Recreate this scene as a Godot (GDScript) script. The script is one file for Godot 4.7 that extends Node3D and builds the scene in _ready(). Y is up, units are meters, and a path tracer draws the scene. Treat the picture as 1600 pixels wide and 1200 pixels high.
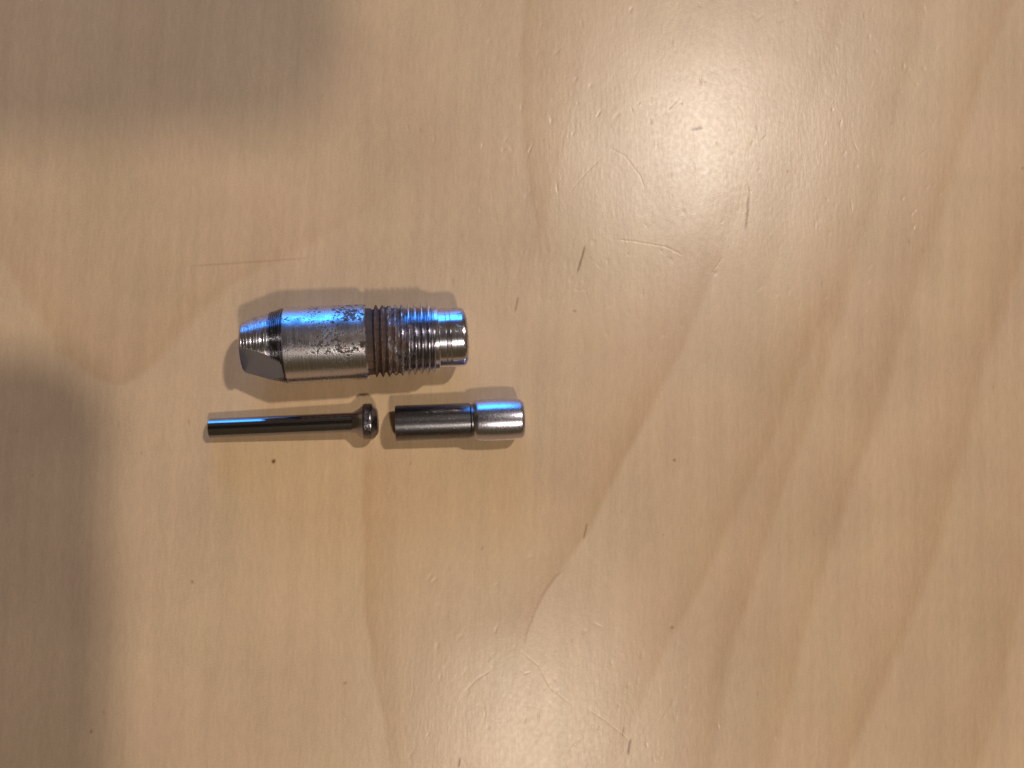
extends Node3D

# Three small turned steel parts on a varnished birch table top, lit by two warm lamps and a bluish window.
# Lengths in the builders are millimetres; MM turns them into metres.

const MM := 0.001
const TEX_W := 1920            # the table texture: 10 texels per millimetre, 192 x 144 mm
const TEX_H := 1440

const LAMP_RIGHT := Vector3(0.5660, 1.350, -0.5436)
const LAMP_FRONT := Vector3(0.1508, 0.850, 0.4151)
const CAM_POS := Vector3(-15.809, 111.780, 4.650)

var right_color := Color(1.0, 0.96, 0.90)
var front_color := Color(1.0, 0.945, 0.865)
var window_color := Color(0.235, 0.60, 1.0)


func _ready() -> void:
	# ---------------------------------------------------------------- camera
	var cam := Camera3D.new()
	cam.name = "camera"
	cam.fov = 53.06
	cam.near = 0.004
	cam.far = 20.0
	add_child(cam)
	cam.look_at_from_position(CAM_POS * MM, Vector3.ZERO, Vector3(0, 0, -1))
	# ---------------------------------------------------------------- room light
	var env := Environment.new()
	env.background_mode = Environment.BG_COLOR
	env.background_color = Color(0.315, 0.265, 0.17)
	env.background_energy_multiplier = 1.0
	env.tonemap_mode = Environment.TONE_MAPPER_LINEAR
	env.tonemap_exposure = 1.0
	env.sdfgi_enabled = true
	env.ssao_enabled = true
	env.ssil_enabled = true
	var we := WorldEnvironment.new()
	we.name = "environment"
	we.environment = env
	add_child(we)
	hanging_lamp("ceiling_lamp", LAMP_RIGHT, 0.97, 0.040, right_color, "warm lamp beyond the right far edge whose reflection is the upper right glow")
	hanging_lamp("ceiling_lamp", LAMP_FRONT, 0.262, 0.034, front_color, "warm lamp towards the viewer whose reflection is the glow at the bottom")
	blue_window()
	# ---------------------------------------------------------------- surface
	table_top()
	# ---------------------------------------------------------------- things
	threaded_barrel()
	flared_pin()
	capped_pin()
	phone()


# ==================================================================== helpers

func numbered(called: String) -> String:
	if not has_node(NodePath(called)):
		return called
	var k := 1
	while has_node(NodePath("%s_%03d" % [called, k])):
		k += 1
	return "%s_%03d" % [called, k]


func thing(called: String, label: String, category: String, at := Vector3.ZERO, group := "") -> Node3D:
	var o := Node3D.new()
	o.name = numbered(called)
	add_child(o)
	o.position = at
	o.set_meta("label", label)
	o.set_meta("category", category)
	if group:
		o.set_meta("group", group)
	return o


func part(called: String, mesh: Mesh, mat: Material, parent: Node, at := Vector3.ZERO) -> MeshInstance3D:
	var o := MeshInstance3D.new()
	o.name = called
	o.mesh = mesh
	o.material_override = mat
	o.position = at
	o.cast_shadow = GeometryInstance3D.SHADOW_CASTING_SETTING_ON
	parent.add_child(o, true)
	return o


func tri(st: SurfaceTool, p: Array, n: Array, uv: Array) -> void:
	# front faces run clockwise, whatever order the corners come in
	var order := [0, 1, 2]
	var a: Vector3 = p[0]
	var b: Vector3 = p[1]
	var c: Vector3 = p[2]
	var m: Vector3 = n[0] + n[1] + n[2]
	if (b - a).cross(c - a).dot(m) > 0.0:
		order = [0, 2, 1]
	for k in order:
		st.set_normal(n[k])
		st.set_uv(uv[k])
		st.add_vertex(p[k])


func ring_point(x: float, r: float, th: float) -> Vector3:
	return Vector3(x, -cos(th) * r, sin(th) * r) * MM      # th = 0 is underneath, so the seam lies on the table


# turned surface: pts are (along the axis, radius); every stretch keeps its own slope (sharp corners)
func lathe(pts: Array, nt := 96, length := 1.0) -> ArrayMesh:
	var st := SurfaceTool.new()
	st.begin(Mesh.PRIMITIVE_TRIANGLES)
	for i in pts.size() - 1:
		var a: Vector2 = pts[i]
		var b: Vector2 = pts[i + 1]
		var d := b - a
		if d.length() < 1e-5:
			continue
		var nn := Vector2(-d.y, d.x).normalized()          # (along, radial)
		for j in nt:
			var t0 := TAU * j / nt
			var t1 := TAU * (j + 1) / nt
			var n0 := Vector3(nn.x, -cos(t0) * nn.y, sin(t0) * nn.y)
			var n1 := Vector3(nn.x, -cos(t1) * nn.y, sin(t1) * nn.y)
			var pa0 := ring_point(a.x, a.y, t0)
			var pa1 := ring_point(a.x, a.y, t1)
			var pb0 := ring_point(b.x, b.y, t0)
			var pb1 := ring_point(b.x, b.y, t1)
			var ua0 := Vector2(float(j) / nt, a.x / length)
			var ua1 := Vector2(float(j + 1) / nt, a.x / length)
			var ub0 := Vector2(float(j) / nt, b.x / length)
			var ub1 := Vector2(float(j + 1) / nt, b.x / length)
			if b.y > 1e-4:
				tri(st, [pa0, pb0, pb1], [n0, n0, n1], [ua0, ub0, ub1])
			if a.y > 1e-4:
				tri(st, [pa0, pb1, pa1], [n0, n1, n1], [ua0, ub1, ua1])
	st.generate_tangents()
	return st.commit()


# free surface round an axis: f(s, th) gives the radius; normals by finite differences; faces for which keep() is false are left out
func round_surface(s0: float, s1: float, ns: int, nt: int, f: Callable, length: float, keep = null, crisp := false) -> ArrayMesh:
	var st := SurfaceTool.new()
	st.begin(Mesh.PRIMITIVE_TRIANGLES)
	var pos := []
	var nor := []
	var ds := (s1 - s0) / ns * 0.5
	var dt := TAU / nt * 0.5
	for i in ns + 1:
		var row := PackedVector3Array()
		var nrow := PackedVector3Array()
		var s := s0 + (s1 - s0) * i / ns
		for j in nt + 1:
			var th := TAU * j / nt
			row.append(ring_point(s, f.call(s, th), th))
			var e := 0.02 if crisp else 1.0
			var along: Vector3 = ring_point(s + ds * e, f.call(s + ds * e, th), th) - ring_point(s - ds * e, f.call(s - ds * e, th), th)
			var around: Vector3 = ring_point(s, f.call(s, th + dt * e), th + dt * e) - ring_point(s, f.call(s, th - dt * e), th - dt * e)
			var n := along.cross(around).normalized()
			if n.dot(Vector3(0, -cos(th), sin(th))) < 0.0:
				n = -n
			nrow.append(n)
		pos.append(row)
		nor.append(nrow)
	for i in ns:
		for j in nt:
			if keep != null and not keep.call(s0 + (s1 - s0) * (i + 0.5) / ns, TAU * (j + 0.5) / nt):
				continue
			var u0 := float(j) / nt
			var u1 := float(j + 1) / nt
			var v0 := (s0 + (s1 - s0) * i / ns) / length
			var v1 := (s0 + (s1 - s0) * (i + 1) / ns) / length
			tri(st, [pos[i][j], pos[i + 1][j], pos[i + 1][j + 1]], [nor[i][j], nor[i + 1][j], nor[i + 1][j + 1]], [Vector2(u0, v0), Vector2(u0, v1), Vector2(u1, v1)])
			tri(st, [pos[i][j], pos[i + 1][j + 1], pos[i][j + 1]], [nor[i][j], nor[i + 1][j + 1], nor[i][j + 1]], [Vector2(u0, v0), Vector2(u1, v1), Vector2(u1, v0)])
	st.generate_tangents()
	return st.commit()


func noise(sd: int, freq: float, oct := 3) -> FastNoiseLite:
	var n := FastNoiseLite.new()
	n.seed = sd
	n.noise_type = FastNoiseLite.TYPE_SIMPLEX_SMOOTH
	n.frequency = freq
	n.fractal_octaves = oct
	return n


# Noise as one byte per texel, made small and stretched to w x h
func noise_bytes(sd: int, freq: float, w: int, h: int, iw: int, ih: int, oct := 2) -> PackedByteArray:
	var im := noise(sd, freq, oct).get_image(iw, ih, false, false, true)
	im.convert(Image.FORMAT_L8)
	if iw != w or ih != h:
		im.resize(w, h, Image.INTERPOLATE_CUBIC)
	return im.get_data()


func on_cylinder(n: FastNoiseLite, u: float, v: float, around: float, along: float) -> float:
	var a := u * TAU
	return n.get_noise_3d(cos(a) * around, sin(a) * around, v * along)


# Steel skins. shade(u, v) gives [colour (linear), roughness, metallic, height]
func steel(called: String, w: int, h: int, relief: float, shade: Callable) -> ORMMaterial3D:
	var alb := PackedByteArray()
	var orm := PackedByteArray()
	alb.resize(w * h * 3)
	orm.resize(w * h * 3)
	var hgt := PackedFloat32Array()
	hgt.resize(w * h)
	for y in h:
		for x in w:
			var q: Array = shade.call((x + 0.5) / w, (y + 0.5) / h)
			var c: Color = (q[0] as Color).linear_to_srgb()
			var k := (y * w + x) * 3
			alb[k] = int(clampf(c.r, 0, 1) * 255)
			alb[k + 1] = int(clampf(c.g, 0, 1) * 255)
			alb[k + 2] = int(clampf(c.b * 1.07, 0, 1) * 255)
			orm[k] = 255
			orm[k + 1] = int(clampf(q[1], 0, 1) * 255)
			orm[k + 2] = int(clampf(q[2], 0, 1) * 255)
			hgt[y * w + x] = q[3]
	var m := ORMMaterial3D.new()
	m.resource_name = called
	m.albedo_texture = ImageTexture.create_from_image(Image.create_from_data(w, h, false, Image.FORMAT_RGB8, alb))
	m.orm_texture = ImageTexture.create_from_image(Image.create_from_data(w, h, false, Image.FORMAT_RGB8, orm))
	if relief > 0.0:
		m.heightmap_enabled = true
		m.heightmap_scale = relief
		m.heightmap_texture = ImageTexture.create_from_image(Image.create_from_data(w, h, false, Image.FORMAT_RF, hgt.to_byte_array()))
	return m


func plain(called: String, c: Color, rough: float, metal := 0.0) -> StandardMaterial3D:
	var m := StandardMaterial3D.new()
	m.resource_name = called
	m.albedo_color = c.linear_to_srgb()
	m.roughness = rough
	m.metallic = metal
	return m


# ==================================================================== lights

func hanging_lamp(called: String, at: Vector3, energy: float, radius: float, lamp_color: Color, label: String) -> void:
	var t := thing(called, label, "lamp", at, "warm lamps over the table")
	var glow := StandardMaterial3D.new()
	glow.resource_name = "warm bulb glow"
	glow.albedo_color = Color(0.9, 0.88, 0.84)
	glow.emission_enabled = true
	glow.emission = lamp_color
	glow.emission_energy_multiplier = 4.0
	var sp := SphereMesh.new()
	sp.radius = radius * 0.9
	sp.height = radius * 1.8
	part("bulb", sp, glow, t)
	var neck := CylinderMesh.new()
	neck.top_radius = radius * 0.75
	neck.bottom_radius = radius * 0.6
	neck.height = radius * 2.0
	part("socket", neck, plain("white plastic", Color(0.7, 0.7, 0.68), 0.5), t, Vector3(0, radius * 1.9, 0))
	var cord := CylinderMesh.new()
	cord.top_radius = 0.003
	cord.bottom_radius = 0.003
	cord.height = 0.8
	part("cord", cord, plain("white cord", Color(0.6, 0.6, 0.58), 0.6), t, Vector3(0, radius * 2.9 + 0.4, 0))
	var l := OmniLight3D.new()
	l.name = "lamp_light"
	l.light_color = lamp_color
	l.light_energy = energy
	l.light_size = radius
	l.omni_range = 4.0
	l.omni_attenuation = 2.0
	l.shadow_enabled = true
	t.add_child(l)


func blue_window() -> void:
	# a low window on the far side: blue evening light that grazes the table and shines on the upper flanks of the steel
	var t := thing("window", "low window with blue evening light, seen only as the blue gleam on the steel", "window", Vector3(-0.15, 0.0, -1.0))
	var w := 0.62
	var h := 0.42
	var y := 0.225
	var glow := StandardMaterial3D.new()
	glow.resource_name = "blue evening pane"
	glow.albedo_color = Color(0.02, 0.03, 0.05)
	glow.emission_enabled = true
	glow.emission = window_color
	glow.emission_energy_multiplier = 0.5
	var b := BoxMesh.new()
	b.size = Vector3(w, h, 0.006)
	part("pane", b, glow, t, Vector3(0, y, 0))
	var white := plain("white frame", Color(0.7, 0.7, 0.7), 0.5)
	for s in [-1, 1]:
		var r := BoxMesh.new()
		r.size = Vector3(w + 0.1, 0.05, 0.05)
		part("frame_rail", r, white, t, Vector3(0, y + s * (h / 2 + 0.026), 0))
		var v := BoxMesh.new()
		v.size = Vector3(0.05, h, 0.05)
		part("frame_stile", v, white, t, Vector3(s * (w / 2 + 0.026), y, 0))
	var l := AreaLight3D.new()
	l.name = "window_light"
	l.area_size = Vector2(w, h)
	l.light_color = window_color
	l.light_energy = 0.62
	l.area_range = 5.0
	l.area_attenuation = 2.0
	l.shadow_enabled = true
	t.add_child(l)
	l.position = Vector3(0, y, 0.008)
	l.rotation.y = PI        # an area light shines along its -z


# ==================================================================== the table

func at_row(line: PackedVector2Array, z: float) -> float:
	for i in line.size() - 1:
		if z >= line[i].y and z <= line[i + 1].y:
			return lerpf(line[i].x, line[i + 1].x, (z - line[i].y) / maxf(line[i + 1].y - line[i].y, 1e-4))
	return NAN


func stroke(buf: PackedFloat32Array, line: PackedVector2Array, width: float, depth: float, jitter: float, rng: RandomNumberGenerator) -> void:
	# a soft line in millimetres, thin towards its ends, added to a map of TEX_W x TEX_H
	for i in line.size() - 1:
		var a := line[i]
		var b := line[i + 1]
		var n := int(ceil(a.distance_to(b) * 12.0))
		for k in n:
			var f := (i + float(k) / n) / (line.size() - 1)
			var taper := clampf(minf(f, 1.0 - f) * 6.0, 0.15, 1.0)
			var p := a.lerp(b, float(k) / n) + Vector2(rng.randf_range(-jitter, jitter), 0)
			dab(buf, p, width * (0.5 + 0.5 * taper), width * (0.5 + 0.5 * taper), 0.0, depth * taper * 0.35)


func dab(buf: PackedFloat32Array, p: Vector2, rx: float, ry: float, turn: float, depth: float) -> void:
	var cx := (p.x + 96.0) * 10.0
	var cy := (p.y + 72.0) * 10.0
	var reach := int(ceil(maxf(rx, ry) * 10.0 * 2.2)) + 1
	var ct := cos(turn)
	var sn := sin(turn)
	for y in range(maxi(0, int(cy) - reach), mini(TEX_H, int(cy) + reach + 1)):
		for x in range(maxi(0, int(cx) - reach), mini(TEX_W, int(cx) + reach + 1)):
			var dx := (x - cx) * 0.1
			var dy := (y - cy) * 0.1
			var u := (dx * ct + dy * sn) / rx
			var v := (-dx * sn + dy * ct) / ry
			var q := u * u + v * v
			if q < 5.0:
				buf[y * TEX_W + x] += depth * exp(-q)


func table_top() -> void:
	var rng := RandomNumberGenerator.new()
	rng.seed = 41
	# late-wood edges of the growth rings (x, z in mm on the table): darker on the left of each line, light again on its right
	var rings := [
		PackedVector2Array([Vector2(38.8, -36.2), Vector2(32.8, -20.9), Vector2(27.6, -8.0), Vector2(23.0, -0.1), Vector2(16.9, 10.9), Vector2(11.5, 21.7), Vector2(7.6, 26.8), Vector2(4.2, 31.3), Vector2(2.3, 35.8), Vector2(1.1, 40.8)]),
		PackedVector2Array([Vector2(58.0, -72.0), Vector2(54.9, -61.9), Vector2(51.4, -54.3), Vector2(48.0, -45.8), Vector2(44.0, -30.3), Vector2(40.0, -13.1)]),
		PackedVector2Array([Vector2(54.0, -20.3), Vector2(50.7, -13.3), Vector2(44.1, -0.3), Vector2(39.2, 10.6), Vector2(34.4, 19.3), Vector2(28.2, 30.7), Vector2(23.1, 39.0), Vector2(19.1, 47.2), Vector2(15.2, 56.3), Vector2(9.0, 72.0)]),
		PackedVector2Array([Vector2(69.0, -72.0), Vector2(67.8, -62.9), Vector2(66.5, -56.4), Vector2(64.6, -50.0), Vector2(62.3, -43.5), Vector2(58.7, -30.9), Vector2(54.0, -16.5), Vector2(49.4, -3.3), Vector2(45.0, 8.7), Vector2(41.1, 19.4), Vector2(37.4, 29.0), Vector2(33.1, 40.4), Vector2(29.9, 57.2), Vector2(27.0, 72.0)]),
		PackedVector2Array([Vector2(86.0, -72.0), Vector2(83.4, -64.1), Vector2(80.3, -57.4), Vector2(77.2, -48.6), Vector2(72.2, -35.7), Vector2(67.3, -20.9), Vector2(62.6, -8.5), Vector2(58.5, 3.7), Vector2(53.4, 15.7), Vector2(48.9, 27.4), Vector2(45.0, 38.9), Vector2(39.5, 57.8), Vector2(36.0, 72.0)]),
		PackedVector2Array([Vector2(99.0, -72.0), Vector2(97.8, -65.2), Vector2(89.7, -36.5), Vector2(83.3, -19.3), Vector2(77.1, -4.6), Vector2(72.1, 11.8), Vector2(67.9, 24.9), Vector2(63.8, 34.7), Vector2(59.2, 44.4), Vector2(54.8, 52.0), Vector2(50.4, 61.4), Vector2(46.0, 72.0)]),
		PackedVector2Array([Vector2(104.0, -32.8), Vector2(94.5, -4.8), Vector2(88.0, 16.1), Vector2(81.6, 36.4), Vector2(77.8, 48.3), Vector2(73.0, 62.8), Vector2(70.0, 72.0)]),
		PackedVector2Array([Vector2(13.0, -56.0), Vector2(11.0, -50.6), Vector2(8.8, -39.6), Vector2(6.6, -31.7), Vector2(4.3, -22.9), Vector2(2.5, -12.0)]),
	]
	var ring_depth := [0.085, 0.046, 0.064, 0.064, 0.068, 0.072, 0.055, 0.05]
	var ring_width := [7.0, 6.0, 6.0, 5.5, 6.0, 6.5, 6.0, 4.0]
	# edges with the dark side on the right
	var rises := [
		PackedVector2Array([Vector2(2.4, -72.0), Vector2(1.9, -57.8), Vector2(1.5, -49.9), Vector2(1.4, -38.2), Vector2(2.9, -28.6), Vector2(3.7, -22.9), Vector2(4.8, -11.4)]),
		PackedVector2Array([Vector2(-21.4, 6.3), Vector2(-21.4, 18.3), Vector2(-21.0, 32.7), Vector2(-19.6, 41.7), Vector2(-18.2, 47.1), Vector2(-17.3, 56.9), Vector2(-16.5, 72.0)]),
	]
	var rise_depth := [0.075, 0.085]
	var rise_width := [3.2, 3.6]
	# the V-shaped tongue of a growth ring at the left
	var v_left := PackedVector2Array([Vector2(-84.0, -40.0), Vector2(-75.0, -26.0), Vector2(-70.7, -18.2), Vector2(-68.2, -14.3), Vector2(-64.8, -8.3), Vector2(-61.1, -3.6), Vector2(-57.0, -0.6), Vector2(-54.5, 0.4)])
	var v_right := PackedVector2Array([Vector2(-8.0, -40.0), Vector2(-20.0, -26.0), Vector2(-33.9, -17.0), Vector2(-39.9, -13.7), Vector2(-45.0, -8.7), Vector2(-49.1, -3.3), Vector2(-52.0, -0.6), Vector2(-54.0, 0.4)])

	# marks that darken the wood
	var dark := PackedFloat32Array()
	dark.resize(TEX_W * TEX_H)
	stroke(dark, PackedVector2Array([Vector2(-46.2, -16.2), Vector2(-41.7, -16.6), Vector2(-34.8, -17.3), Vector2(-27.7, -18.0)]), 0.13, 0.085, 0.05, rng)
	stroke(dark, PackedVector2Array([Vector2(11.0, -21.0), Vector2(10.8, -20.0), Vector2(10.3, -18.3), Vector2(9.7, -16.3)]), 0.15, 0.4, 0.03, rng)
	stroke(dark, PackedVector2Array([Vector2(37.0, -30.2), Vector2(36.8, -26.5), Vector2(36.4, -23.8)]), 0.2, 0.27, 0.06, rng)
	stroke(dark, PackedVector2Array([Vector2(27.8, -39.4), Vector2(29.9, -39.8)]), 0.2, 0.42, 0.04, rng)
	stroke(dark, PackedVector2Array([Vector2(11.2, 20.3), Vector2(10.9, 21.7), Vector2(10.6, 22.9)]), 0.12, 0.3, 0.05, rng)
	stroke(dark, PackedVector2Array([Vector2(8.2, 26.9), Vector2(6.4, 28.1), Vector2(4.7, 30.4), Vector2(3.3, 33.1), Vector2(2.1, 36.3), Vector2(1.3, 39.6)]), 0.2, 0.09, 0.06, rng)
	stroke(dark, PackedVector2Array([Vector2(0.9, -13.2), Vector2(0.4, -10.5)]), 0.12, 0.3, 0.05, rng)
	stroke(dark, PackedVector2Array([Vector2(17.6, 52.0), Vector2(17.2, 54.6)]), 0.17, 0.42, 0.05, rng)
	stroke(dark, PackedVector2Array([Vector2(16.6, 50.3), Vector2(16.3, 51.8)]), 0.12, 0.3, 0.05, rng)
	stroke(dark, PackedVector2Array([Vector2(-7.5, 53.2), Vector2(-7.7, 54.8)]), 0.13, 0.5, 0.05, rng)
	dab(dark, Vector2(-33.8, 11.0), 0.20, 0.26, 0.3, 0.75)
	dab(dark, Vector2(24.7, 11.3), 0.22, 0.22, 0.0, 0.33)
	dab(dark, Vector2(24.1, 36.2), 0.22, 0.2, 0.0, 0.33)
	for p in [Vector2(-57.0, 46.9), Vector2(-23.7, 42.1), Vector2(-44.4, 27.4), Vector2(9.4, -11.0), Vector2(43.5, -33.6), Vector2(84.6, -36.0)]:
		dab(dark, p, 0.16, 0.24, rng.randf() * 3.0, 0.25)
	for k in 60:
		dab(dark, Vector2(rng.randf_range(-95, 95), rng.randf_range(-71, 71)), rng.randf_range(0.08, 0.16), rng.randf_range(0.12, 0.5), rng.randf_range(-0.3, 0.3), rng.randf_range(0.05, 0.16))
	for k in 26:    # faint bruises
		dab(dark, Vector2(rng.randf_range(-95, 95), rng.randf_range(-71, 71)), rng.randf_range(0.8, 2.4), rng.randf_range(0.8, 4.0), rng.randf_range(-0.5, 0.5), rng.randf_range(0.008, 0.025))

	var streak := noise_bytes(3, 0.045, TEX_W, TEX_H, TEX_W, 72)
	var fleck := noise_bytes(4, 0.16, TEX_W, TEX_H, TEX_W, 300)
	var grit := noise_bytes(5, 0.32, TEX_W, TEX_H, TEX_W, TEX_H, 1)
	var pebble := noise_bytes(9, 0.11, TEX_W, TEX_H, TEX_W, 1000, 3)
	var blotch := noise_bytes(6, 0.014, TEX_W, TEX_H, 480, 360, 3)
	var tint := noise_bytes(7, 0.02, TEX_W, TEX_H, 480, 360, 3)
	var wob := noise(8, 0.05, 2)

	var px := PackedByteArray()
	px.resize(TEX_W * TEX_H * 3)
	var row := PackedFloat32Array()
	row.resize(TEX_W)
	for y in TEX_H:
		row.fill(0.0)
		var z := y * 0.1 - 72.0
		for i in rings.size():
			var xe := at_row(rings[i], z)
			if is_nan(xe):
				continue
			var line: PackedVector2Array = rings[i]
			var ends := clampf(minf(z - line[0].y, line[line.size() - 1].y - z) / 8.0, 0.0, 1.0)
			if line[0].y <= -71.0:
				ends = clampf((line[line.size() - 1].y - z) / 8.0, 0.0, 1.0)
			if line[line.size() - 1].y >= 71.0:
				ends = maxf(ends, clampf((z - line[0].y) / 8.0, 0.0, 1.0)) if line[0].y > -71.0 else 1.0
			xe += wob.get_noise_2d(i * 40.0, z) * 0.45
			var depth: float = ring_depth[i] * ends * (1.0 + 0.3 * wob.get_noise_2d(i * 70.0 + 500.0, z * 0.7))
			var width: float = ring_width[i]
			var soft := 0.55 + 0.9 * clampf(xe / 80.0, 0.0, 1.0)
			for x in range(maxi(0, int((xe - width * 3.0 + 96.0) * 10.0)), mini(TEX_W, int((xe + soft * 3.0 + 96.0) * 10.0))):
				var d := xe - (x * 0.1 - 96.0)
				row[x] += depth * smoothstep(-soft, soft, d) * exp(-maxf(d, 0.0) / width)
		for i in rises.size():
			var xe := at_row(rises[i], z)
			if is_nan(xe):
				continue
			var line: PackedVector2Array = rises[i]
			var ends := clampf((z - line[0].y) / 6.0, 0.0, 1.0) * clampf((line[line.size() - 1].y - z) / (14.0 if i == 0 else 24.0), 0.0, 1.0)
			if i == 0:
				ends = clampf((line[line.size() - 1].y - z) / 14.0, 0.0, 1.0)
			xe += wob.get_noise_2d(i * 40.0 + 900.0, z) * 0.35
			for x in range(maxi(0, int((xe - 1.5 + 96.0) * 10.0)), mini(TEX_W, int((xe + 14.0 + 96.0) * 10.0))):
				var d := (x * 0.1 - 96.0) - xe
				row[x] += rise_depth[i] * ends * smoothstep(-0.5, 0.5, d) * exp(-maxf(d, 0.0) / rise_width[i])
		var xl := at_row(v_left, z)
		var xr := at_row(v_right, z)
		if not is_nan(xl):
			var up := clampf((z + 34.0) / 26.0, 0.0, 1.0)
			xl += wob.get_noise_2d(1300.0, z) * 1.0
			xr += wob.get_noise_2d(1500.0, z) * 1.0
			for x in range(maxi(0, int((xl - 2.0 + 96.0) * 10.0)), mini(TEX_W, int((xr + 2.0 + 96.0) * 10.0))):
				var xx := x * 0.1 - 96.0
				var inside := smoothstep(-1.2, 1.2, xx - xl) * smoothstep(-1.2, 1.2, xr - xx)
				row[x] += inside * up * (0.02 + 0.045 * exp(-maxf(minf(xx - xl, xr - xx), 0.0) / 5.0))
		var sh := int(10.0 * wob.get_noise_2d(2000.0, z * 0.25) + z * 0.35)
		var base := y * TEX_W
		for x in TEX_W:
			var k := base + x
			var q := base + clampi(x + sh, 0, TEX_W - 1)
			var s := (streak[q] - 128) * 0.00017
			var f := (fleck[q] - 128) * 0.00020
			var g := (grit[k] - 128) * 0.00022
			var b := (blotch[k] - 128) * 0.00028
			var t := (tint[k] - 128) * 0.00008
			var r := row[x]
			var m := maxf(0.05, 1.0 - dark[k])
			var v := 1.0 + s + f + g + b
			px[k * 3] = int(clampf(211.0 * (v - r * 0.66 + t * 0.4) * (0.28 + 0.72 * m), 0.0, 255.0))
			px[k * 3 + 1] = int(clampf(179.5 * (v - r * 1.02 - t * 0.5) * m, 0.0, 255.0))
			px[k * 3 + 2] = int(clampf(144.5 * (v - r * 1.45 + t * 0.6) * (1.15 * m - 0.15), 0.0, 255.0))

	# relief: fibres, dents and scratches in the varnish
	var hgt := PackedFloat32Array()
	hgt.resize(TEX_W * TEX_H)
	for y in TEX_H:
		for x in TEX_W:
			var k := y * TEX_W + x
			hgt[k] = (fleck[k] - 128) * 0.0009 + (streak[k] - 128) * 0.0002 + (grit[k] - 128) * 0.0006 + (pebble[k] - 128) * 0.0009 + (blotch[k] - 128) * 0.010
	for line in [
		PackedVector2Array([Vector2(14.2, -36.2), Vector2(17.2, -34.9), Vector2(19.7, -31.8), Vector2(20.5, -29.4)]),
		PackedVector2Array([Vector2(15.1, -22.0), Vector2(18.6, -21.8), Vector2(23.6, -21.1), Vector2(27.2, -19.5)]),
		PackedVector2Array([Vector2(28.3, -38.7), Vector2(28.2, -34.7), Vector2(28.4, -30.7), Vector2(28.1, -29.1)]),
		PackedVector2Array([Vector2(24.0, -42.2), Vector2(25.9, -44.2)]),
		PackedVector2Array([Vector2(9.2, -14.4), Vector2(10.1, -14.1), Vector2(11.4, -14.4)]),
		PackedVector2Array([Vector2(22.1, -25.0), Vector2(20.6, -23.5)]),
		PackedVector2Array([Vector2(7.7, 47.2), Vector2(4.7, 50.1), Vector2(2.6, 52.9), Vector2(1.4, 54.5)]),
		PackedVector2Array([Vector2(-5.1, 44.6), Vector2(-4.3, 45.8), Vector2(-3.9, 47.4), Vector2(-4.5, 49.2)]),
		PackedVector2Array([Vector2(1.1, 41.1), Vector2(1.7, 42.0), Vector2(2.8, 41.8)]),
		PackedVector2Array([Vector2(10.4, 47.0), Vector2(13.8, 49.3), Vector2(16.6, 51.6), Vector2(17.6, 52.7)]),
		PackedVector2Array([Vector2(0.7, 38.3), Vector2(3.8, 40.9), Vector2(5.6, 44.2), Vector2(9.9, 47.7)]),
		PackedVector2Array([Vector2(-2.8, 41.1), Vector2(-5.1, 42.4), Vector2(-7.4, 44.5)]),
		PackedVector2Array([Vector2(10.8, 51.8), Vector2(8.9, 52.7), Vector2(8.3, 54.0)]),
		PackedVector2Array([Vector2(11.9, 35.0), Vector2(13.5, 35.8)]),
		PackedVector2Array([Vector2(8.7, -28.9), Vector2(11.2, -31.9), Vector2(13.7, -34.5)]),
		PackedVector2Array([Vector2(30.7, -16.9), Vector2(32.8, -19.9)]),
	]:
		stroke(hgt, line, 0.13, -0.35, 0.05, rng)
	for k in 900:      # dents and pores
		dab(hgt, Vector2(rng.randf_range(-20, 70), rng.randf_range(-71, 71)), rng.randf_range(0.12, 0.3), rng.randf_range(0.2, 0.7), rng.randf_range(-0.5, 0.9), rng.randf_range(-0.8, 0.25))
	for k in 60:       # small scratches
		var p := Vector2(rng.randf_range(-30, 70), rng.randf_range(-70, 70))
		var d := Vector2.from_angle(rng.randf_range(0, PI)) * rng.randf_range(1.0, 4.0)
		stroke(hgt, PackedVector2Array([p, p + d * 0.5 + Vector2(d.y, -d.x) * 0.08, p + d]), 0.10, -0.25, 0.03, rng)

	var m := StandardMaterial3D.new()
	m.resource_name = "varnished birch"
	m.albedo_texture = ImageTexture.create_from_image(Image.create_from_data(TEX_W, TEX_H, false, Image.FORMAT_RGB8, px))
	# the varnish is worn unevenly: duller and glossier patches
	var polish := noise_bytes(12, 0.2, TEX_W / 2, TEX_H / 2, TEX_W / 2, TEX_H / 2, 4)
	var smear := noise_bytes(13, 0.012, TEX_W / 2, TEX_H / 2, TEX_W / 2, TEX_H / 4, 3)
	var rough := PackedByteArray()
	rough.resize(polish.size())
	for k in rough.size():
		rough[k] = clampi(int(83.0 + (polish[k] - 128) * 0.05 + (smear[k] - 128) * 0.04), 60, 110)
	m.roughness = 1.0
	m.roughness_texture = ImageTexture.create_from_image(Image.create_from_data(TEX_W / 2, TEX_H / 2, false, Image.FORMAT_L8, rough))
	m.metallic_specular = 0.5
	m.heightmap_enabled = true
	m.heightmap_scale = 0.0026
	m.heightmap_texture = ImageTexture.create_from_image(Image.create_from_data(TEX_W, TEX_H, false, Image.FORMAT_RF, hgt.to_byte_array()))

	# the slab: its top laid out in tiles of the texture, every other one mirrored so that the grain runs on
	var st := SurfaceTool.new()
	st.begin(Mesh.PRIMITIVE_TRIANGLES)
	var nx := 3
	var nz := 4
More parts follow.
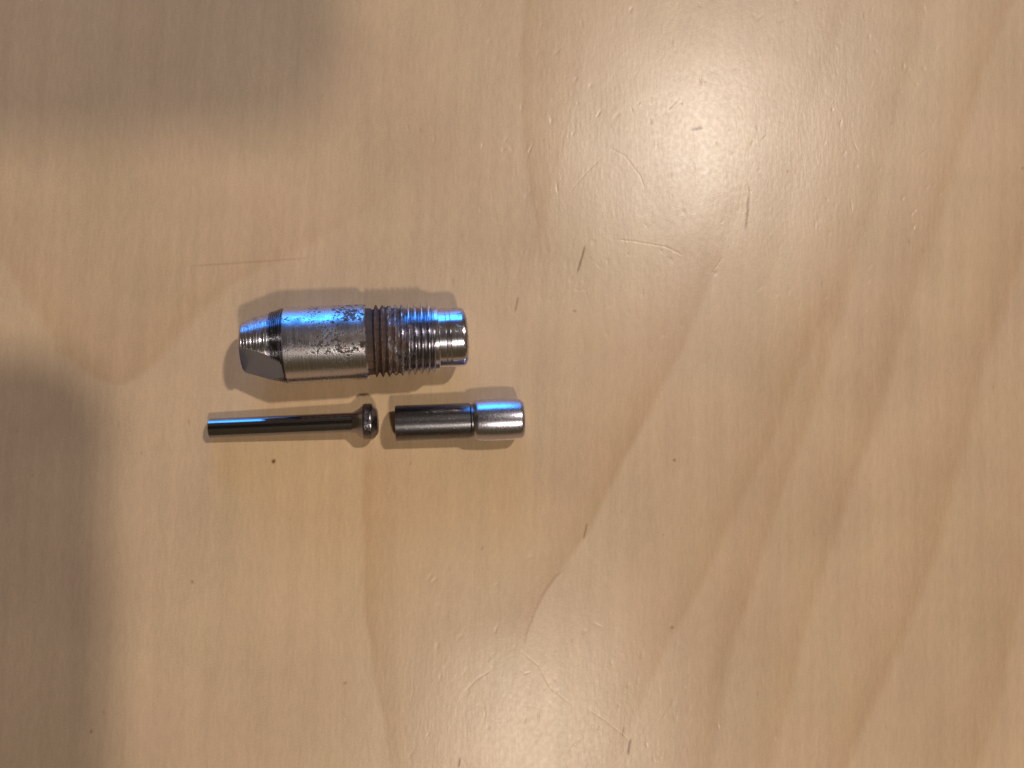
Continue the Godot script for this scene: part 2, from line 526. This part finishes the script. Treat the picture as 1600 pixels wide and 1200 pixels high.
	for i in range(-nx, nx + 1):
		for j in range(-nz, nz + 1):
			var x0 := (i - 0.5) * 192.0
			var z0 := (j - 0.5) * 144.0
			var u0 := 0.0 if i % 2 == 0 else 1.0
			var v0 := 0.0 if j % 2 == 0 else 1.0
			var p := [Vector3(x0, 0, z0) * MM, Vector3(x0 + 192.0, 0, z0) * MM, Vector3(x0 + 192.0, 0, z0 + 144.0) * MM, Vector3(x0, 0, z0 + 144.0) * MM]
			var uv := [Vector2(u0, v0), Vector2(1 - u0, v0), Vector2(1 - u0, 1 - v0), Vector2(u0, 1 - v0)]
			var up := [Vector3.UP, Vector3.UP, Vector3.UP]
			tri(st, [p[0], p[1], p[2]], up, [uv[0], uv[1], uv[2]])
			tri(st, [p[0], p[2], p[3]], up, [uv[0], uv[2], uv[3]])
	var hx := (nx + 0.5) * 192.0
	var hz := (nz + 0.5) * 144.0
	var c := [Vector3(-hx, 0, -hz), Vector3(hx, 0, -hz), Vector3(hx, 0, hz), Vector3(-hx, 0, hz)]
	for k in 4:
		var a: Vector3 = c[k] * MM
		var b: Vector3 = c[(k + 1) % 4] * MM
		var dn := Vector3(0, -0.021, 0)
		var n := Vector3.UP.cross(b - a).normalized()
		if n.dot(a + b) < 0:
			n = -n
		tri(st, [a, b, b + dn], [n, n, n], [Vector2(0, 0), Vector2(1, 0), Vector2(1, 0.02)])
		tri(st, [a, b + dn, a + dn], [n, n, n], [Vector2(0, 0), Vector2(1, 0.02), Vector2(0, 0.02)])
	var dn2 := Vector3(0, -0.021, 0)
	var below := [Vector3.DOWN, Vector3.DOWN, Vector3.DOWN]
	tri(st, [c[0] * MM + dn2, c[1] * MM + dn2, c[2] * MM + dn2], below, [Vector2(0, 0), Vector2(1, 0), Vector2(1, 1)])
	tri(st, [c[0] * MM + dn2, c[2] * MM + dn2, c[3] * MM + dn2], below, [Vector2(0, 0), Vector2(1, 1), Vector2(0, 1)])
	st.generate_tangents()
	var o := part("table_top", st.commit(), m, self)
	o.set_meta("kind", "structure")
	o.set_meta("label", "pale varnished birch table top with slanting growth rings, dents and scratches")


# ==================================================================== the threaded barrel

func cone_radius(s: float, th: float) -> float:
	var down := sin(th)                          # +1 towards the viewer's lower side
	var r := 3.42 + 0.315 * s + 0.24 * smoothstep(0.1, 0.9, down) * clampf(1.0 - s / 5.5, 0.0, 1.0)
	r = minf(r, 5.10)
	if s < 0.22:
		r -= (0.22 - s) * 1.1
	if s > 3.9:                                  # coarse turning rings next to the body
		r -= 0.09 + 0.095 * sin((s - 3.9) / 0.27 * TAU)
	elif s > 0.3:
		r -= 0.020 * sin(s / 0.19 * TAU) + 0.014 * sin(s / 0.43 * TAU + 1.0)
	return r


func flat_radius(s: float, th: float) -> float:
	# distance from the axis to the nearer of the two filed flats, along the direction th
	var t := sin(th)
	var h := -cos(th)
	var best := 99.0
	var a := 0.67 * t + 0.61 * h
	if a > 0.05:
		best = minf(best, (2.12 + 0.42 * s) / a)
	var b := 0.95 * t - 0.12 * h
	if b > 0.05:
		best = minf(best, (3.12 + 0.30 * s) / b)
	return best


func tip_radius(s: float, th: float) -> float:
	var c := cone_radius(s, th)
	if s > 5.35:
		return c
	return minf(c, flat_radius(s, th))


func threaded_barrel() -> void:
	var t := thing("threaded_barrel", "thick steel barrel with conical tip, rusty screw thread and short bright spigot", "machine part", Vector3(-37.01, 5.16, -4.39) * MM)
	t.rotation.y = 0.0652
	var n1 := noise(21, 1.0, 3)
	var n2 := noise(22, 1.0, 4)
	var n3 := noise(23, 1.0, 2)
	# blank steel with black pits, more of them towards the thread; brown stain on the upper flank
	var body_skin := steel("pitted steel", 640, 320, 0.0016, func(u: float, v: float) -> Array:
		var big := on_cylinder(n1, u, v, 1.1, 3.0)
		var fine := on_cylinder(n2, u, v, 9.5, 27.0)
		var lines := n3.get_noise_2d(v * 260.0, u * 3.0)
		var zone := smoothstep(0.05, 0.95, v) * 0.8 - 0.1 + big * 1.5
		zone += 0.40 * smoothstep(0.54, 0.58, u) * (1.0 - smoothstep(0.66, 0.70, u)) * smoothstep(0.2, 0.6, v) + 0.3 * smoothstep(0.43, 0.45, u) * (1.0 - smoothstep(0.49, 0.51, u)) * smoothstep(0.3, 0.6, v)
		# most pits on the far flank and just this side of the top (u 0.5 is the top, the far flank lies beyond it)
		zone -= 0.75 * (1.0 - smoothstep(0.40, 0.46, u)) + 0.4 * smoothstep(0.68, 0.74, u)
		var pit := smoothstep(0.30, 0.42, u) * maxf(smoothstep(0.25, 0.48, fine + zone * 0.42 - 0.20), 0.8 * smoothstep(0.3, 0.5, on_cylinder(n2, u + 0.5, v, 20.0, 60.0) + zone * 0.45 - 0.2))
		var stain := clampf(on_cylinder(n1, u + 0.3, v, 2.2, 6.0) * 1.6 + 0.25 + 0.4 * (v - 0.5), 0.0, 1.0) * smoothstep(0.42, 0.48, u) * (1.0 - smoothstep(0.57, 0.64, u))
		var c := Color(0.57, 0.56, 0.555) * (1.0 + 0.10 * lines)
		c = c.lerp(Color(0.18, 0.125, 0.08), stain * 0.8)
		c = c.lerp(Color(0.042, 0.031, 0.024), pit * 0.92)
		return [c, 0.26 + 0.05 * lines + 0.12 * stain + 0.35 * pit, 1.0 - 0.7 * pit, 0.5 + 0.05 * lines - 0.5 * pit + 0.12 * fine])
	var tip_skin := steel("turned steel", 256, 256, 0.002, func(u: float, v: float) -> Array:
		var lines := n3.get_noise_2d(v * 400.0, u * 2.0 + 40.0)
		var c := Color(0.52, 0.515, 0.52) * (1.0 + 0.25 * lines)
		var soot := smoothstep(0.2, 0.5, on_cylinder(n2, u, v, 3.0, 8.0) + 0.1)
		c = c.lerp(Color(0.10, 0.09, 0.085), soot * 0.5)
		c = c.lerp(Color(0.07, 0.062, 0.058), 0.65 * smoothstep(0.66, 0.72, v))
		return [c, 0.20 + 0.08 * lines + 0.18 * soot, 1.0, 0.5 + 0.3 * lines])
	var flat_skin := steel("filed steel", 192, 192, 0.001, func(u: float, v: float) -> Array:
		var f := on_cylinder(n2, u, v, 12.0, 30.0)
		var c := Color(0.42, 0.44, 0.47) * (1.0 + 0.10 * f)
		return [c, 0.55 + 0.08 * f, 1.0, 0.5 + 0.4 * f])
	var thread_skin := steel("rusted thread steel", 512, 512, 0.0035, func(u: float, v: float) -> Array:
		var f := on_cylinder(n2, u, v, 5.0, 26.0)
		var g := on_cylinder(n1, u, v, 1.6, 4.0)
		var rust := smoothstep(0.05, 0.45, 0.86 - v * 1.45 + g * 0.45 + f * 0.45)
		var c := Color(0.62, 0.61, 0.61).lerp(Color(0.05, 0.026, 0.014).lerp(Color(0.21, 0.09, 0.032), clampf(f + 0.4, 0.0, 1.0)), rust * 0.95)
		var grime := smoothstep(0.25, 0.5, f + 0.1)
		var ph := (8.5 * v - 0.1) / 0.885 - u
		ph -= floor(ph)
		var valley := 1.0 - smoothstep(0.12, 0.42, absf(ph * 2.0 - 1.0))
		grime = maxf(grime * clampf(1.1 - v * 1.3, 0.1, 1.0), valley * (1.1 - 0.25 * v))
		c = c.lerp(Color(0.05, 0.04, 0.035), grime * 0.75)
		return [c, 0.18 + 0.52 * rust + 0.15 * grime, 1.0 - 0.85 * rust, 0.5 + f * 0.5 * (0.25 + rust)])
	var bright_skin := steel("bright turned steel", 256, 256, 0.0015, func(u: float, v: float) -> Array:
		var lines := n3.get_noise_2d(v * 240.0, u * 2.0 + 80.0)
		var f := on_cylinder(n2, u, v, 6.0, 12.0)
		var spot := smoothstep(0.38, 0.5, f)
		var c := (Color(0.60, 0.59, 0.61) * (1.0 + 0.12 * lines)).lerp(Color(0.08, 0.07, 0.06), spot * 0.7)
		return [c, 0.19 + 0.05 * lines + 0.25 * spot, 1.0, 0.5 + 0.25 * lines])

	var on_flat := func(s: float, th: float) -> bool: return s < 5.35 and flat_radius(s, th) < cone_radius(s, th) + 0.004
	var off_flat := func(s: float, th: float) -> bool: return not (s < 5.35 and flat_radius(s, th) < cone_radius(s, th) + 0.004)
	part("cone", round_surface(0.0, 5.7, 190, 220, tip_radius, 5.7, off_flat, true), tip_skin, t)
	part("filed_flat", round_surface(0.0, 5.7, 190, 220, tip_radius, 5.7, on_flat, true), flat_skin, t)
	part("tip_face", lathe([Vector2(0.0, 0.0), Vector2(0.0, 3.0), Vector2(0.02, 3.17)], 64, 5.7), tip_skin, t)
	var L := 30.0
	part("body", lathe([Vector2(5.60, 4.9), Vector2(5.62, 5.02), Vector2(5.74, 5.13), Vector2(16.2, 5.13), Vector2(16.38, 5.04), Vector2(16.4, 4.5)], 128, 16.4), body_skin, t)
	part("relief_groove", lathe([Vector2(16.3, 4.52), Vector2(16.42, 4.55), Vector2(17.0, 4.55), Vector2(17.2, 4.4)], 96, 900.0), thread_skin, t)
	var n4 := noise(25, 1.0, 3)
	var thread_r := func(s: float, th: float) -> float:
		var ph := (s - 17.1) / 0.885 - th / TAU
		ph -= floor(ph)
		var tooth := clampf(absf(ph * 2.0 - 1.0) * 1.35 - 0.2, 0.0, 1.0)
		var run := clampf((s - 16.95) / 0.35, 0.0, 1.0) * clampf((25.5 - s) / 0.3, 0.0, 1.0)
		var a := th
		var lump := n4.get_noise_3d(cos(a) * 7.0, sin(a) * 7.0, s * 2.6) * 0.16 * clampf((21.5 - s) / 3.0, 0.05, 1.0)
		# the damaged turns: two crests smeared together
		var smear := exp(-pow((s - 19.6 - 0.5 * sin(th)) / 0.8, 2.0))
		tooth = lerpf(tooth, 0.72, smear * 0.6)
		return 4.26 + (tooth * 0.68) * run + lump
	part("screw_thread", round_surface(17.0, 25.5, 300, 160, thread_r, 8.5, null, false), thread_skin, t)
	part("collar", lathe([Vector2(25.2, 4.3), Vector2(25.45, 4.42), Vector2(25.9, 4.42), Vector2(26.0, 4.3), Vector2(26.05, 4.0)], 96, L), bright_skin, t)
	part("spigot", lathe([Vector2(26.0, 4.05), Vector2(26.9, 4.07), Vector2(26.95, 4.02), Vector2(27.02, 4.07), Vector2(27.5, 4.09), Vector2(27.55, 4.05), Vector2(27.62, 4.1), Vector2(29.2, 4.1), Vector2(29.42, 4.06), Vector2(29.62, 3.96), Vector2(29.8, 3.78), Vector2(29.9, 3.55), Vector2(29.94, 3.3), Vector2(29.94, 0.0)], 128, L), bright_skin, t)


# ==================================================================== the two pins

func flared_pin() -> void:
	var t := thing("flared_pin", "slim dark steel pin with a flared round head at its right end", "pin", Vector3(-42.06, 1.37, 6.40) * MM)
	t.rotation = Vector3(0, 0.043, 0.050)
	var n1 := noise(31, 1.0, 3)
	var n2 := noise(32, 1.0, 3)
	var skin := steel("dark drawn steel", 192, 768, 0.0012, func(u: float, v: float) -> Array:
		var f := on_cylinder(n1, u, v, 4.0, 60.0)
		var s := on_cylinder(n2, u, v, 9.0, 6.0)
		var c := Color(0.32, 0.315, 0.33) * (1.0 + 0.12 * f + 0.08 * s)
		var spot := smoothstep(0.36, 0.5, f)
		c = c.lerp(Color(0.45, 0.44, 0.42), spot * 0.5)
		return [c, 0.16 + 0.03 * f, 1.0, 0.5 + 0.1 * f])
	part("shaft", lathe([Vector2(0.0, 0.0), Vector2(0.0, 1.2), Vector2(0.12, 1.35), Vector2(19.35, 1.40)], 80, 23.0), skin, t)
	var n3 := noise(33, 1.0, 3)
	var head_skin := steel("hammered steel", 256, 256, 0.006, func(u: float, v: float) -> Array:
		var f := on_cylinder(n3, u, v, 5.0, 60.0)
		var c := Color(0.24, 0.23, 0.235) * (1.0 + 0.3 * f)
		return [c, 0.30 + 0.1 * f, 1.0, 0.5 + 0.35 * f])
	var flare := []
	for k in 13:
		var f := k / 12.0
		flare.append(Vector2(19.30 + 1.55 * f, 1.40 + 1.02 * pow(f, 1.35)))
	part("flare", lathe(flare, 96, 23.0), skin, t)
	var head := [Vector2(20.83, 2.40), Vector2(20.95, 2.50), Vector2(21.15, 2.54), Vector2(21.9, 2.54), Vector2(22.05, 2.51), Vector2(22.2, 2.42), Vector2(22.68, 1.86), Vector2(22.8, 1.6), Vector2(22.84, 1.3), Vector2(22.86, 0.0)]
	part("head", lathe(head, 96, 23.0), head_skin, t)


func capped_pin() -> void:
	var t := thing("capped_pin", "short grey steel pin with a thicker bright barrel-shaped cap at its right end", "pin", Vector3(-16.85, 2.52, 5.73) * MM)
	t.rotation = Vector3(0, 0.037, 0.035)
	var n1 := noise(41, 1.0, 3)
	var n2 := noise(42, 1.0, 3)
	var skin := steel("satin dark steel", 256, 384, 0.0005, func(u: float, v: float) -> Array:
		var f := on_cylinder(n1, u, v, 9.0, 60.0)
		var g := on_cylinder(n2, u, v, 14.0, 3.0)
		var c := Color(0.18, 0.175, 0.17) * (1.0 + 0.08 * f + 0.3 * g)
		var spot := smoothstep(0.4, 0.52, f)
		c = c.lerp(Color(0.5, 0.48, 0.45), spot * 0.6)
		return [c, 0.31 + 0.05 * f, 1.0, 0.5 + 0.35 * f])
	part("stem", lathe([Vector2(0.05, 0.0), Vector2(0.05, 1.7), Vector2(0.0, 1.75), Vector2(0.0, 2.43), Vector2(0.07, 2.5), Vector2(10.40, 2.52), Vector2(10.5, 2.4)], 96, 18.0), skin, t)
	part("neck_groove", lathe([Vector2(10.45, 2.42), Vector2(10.6, 2.32), Vector2(10.95, 2.32), Vector2(11.0, 2.4)], 96, 18.0), skin, t)
	var cap_skin := steel("grained bright steel", 256, 256, 0.0015, func(u: float, v: float) -> Array:
		var f := on_cylinder(n1, u + 0.2, v, 10.0, 60.0)
		var c := Color(0.54, 0.53, 0.55) * (1.0 + 0.12 * f)
		return [c, 0.26 + 0.05 * f, 1.0, 0.5 + 0.25 * f])
	var cap := [Vector2(10.9, 2.2)]
	for k in 49:
		var f := k / 48.0
		var s := 10.9 + 7.13 * f
		var r := 2.97 - 0.17 * pow(absf(f - 0.5) * 2.0, 2.4)
		if f < 0.08:
			r -= 0.16 * pow(1.0 - f / 0.08, 2.0)
		if f > 0.93:
			r -= 0.34 * pow((f - 0.93) / 0.07, 2.5)
		cap.append(Vector2(s, r))
	cap.append(Vector2(18.05, 1.5))
	cap.append(Vector2(18.05, 0.0))
	part("cap", lathe(cap, 96, 18.0), cap_skin, t)


# ==================================================================== the phone that takes the picture

func phone() -> void:
	# it is held over the table, its lens where the picture is taken from; its two shadows lie at the left and upper left
	var fwd := (-CAM_POS).normalized()
	var right := fwd.cross(Vector3(0, 0, -1)).normalized()
	var up := right.cross(fwd)
	var o := thing("phone", "dark phone held flat over the table, casting the two broad soft shadows at the left", "phone")
	o.transform = Transform3D(Basis(right, up, -fwd), (CAM_POS - fwd * 4.4) * MM)
	var outline := PackedVector2Array()
	var x0 := -135.0
	var x1 := 14.5
	var y0 := -19.5
	var y1 := 54.5
	var r := 10.0
	for c in [[x1 - r, y1 - r, 0.0], [x0 + r, y1 - r, PI / 2], [x0 + r, y0 + r, PI], [x1 - r, y0 + r, PI * 1.5]]:
		for k in 9:
			outline.append(Vector2(c[0] + cos(c[2] + k * PI / 16) * r, c[1] + sin(c[2] + k * PI / 16) * r))
	var st := SurfaceTool.new()
	st.begin(Mesh.PRIMITIVE_TRIANGLES)
	var n := outline.size()
	var mid := Vector2((x0 + x1) / 2, (y0 + y1) / 2)
	var z := Vector2.ZERO
	for k in n:
		var a := outline[k]
		var b := outline[(k + 1) % n]
		var side := Vector3(a.x + b.x, a.y + b.y, 0) * 0.5 - Vector3(mid.x, mid.y, 0)
		var e := b - a
		side = Vector3(e.y, -e.x, 0).normalized()
		for f in [-4.0, 4.0]:
			var nn := Vector3(0, 0, signf(f))
			tri(st, [Vector3(mid.x, mid.y, f) * MM, Vector3(a.x, a.y, f) * MM, Vector3(b.x, b.y, f) * MM], [nn, nn, nn], [z, z, z])
		tri(st, [Vector3(a.x, a.y, -4) * MM, Vector3(b.x, b.y, -4) * MM, Vector3(b.x, b.y, 4) * MM], [side, side, side], [z, z, z])
		tri(st, [Vector3(a.x, a.y, -4) * MM, Vector3(b.x, b.y, 4) * MM, Vector3(a.x, a.y, 4) * MM], [side, side, side], [z, z, z])
	part("case", st.commit(), plain("dark phone case", Color(0.03, 0.03, 0.035), 0.45), o)
	var ring := CylinderMesh.new()
	ring.top_radius = 0.0045
	ring.bottom_radius = 0.0045
	ring.height = 0.001
	var lr := part("lens_rim", ring, plain("lens rim", Color(0.2, 0.2, 0.2), 0.3, 1.0), o, Vector3(0, 0, -0.0044))
	lr.rotation.x = PI / 2
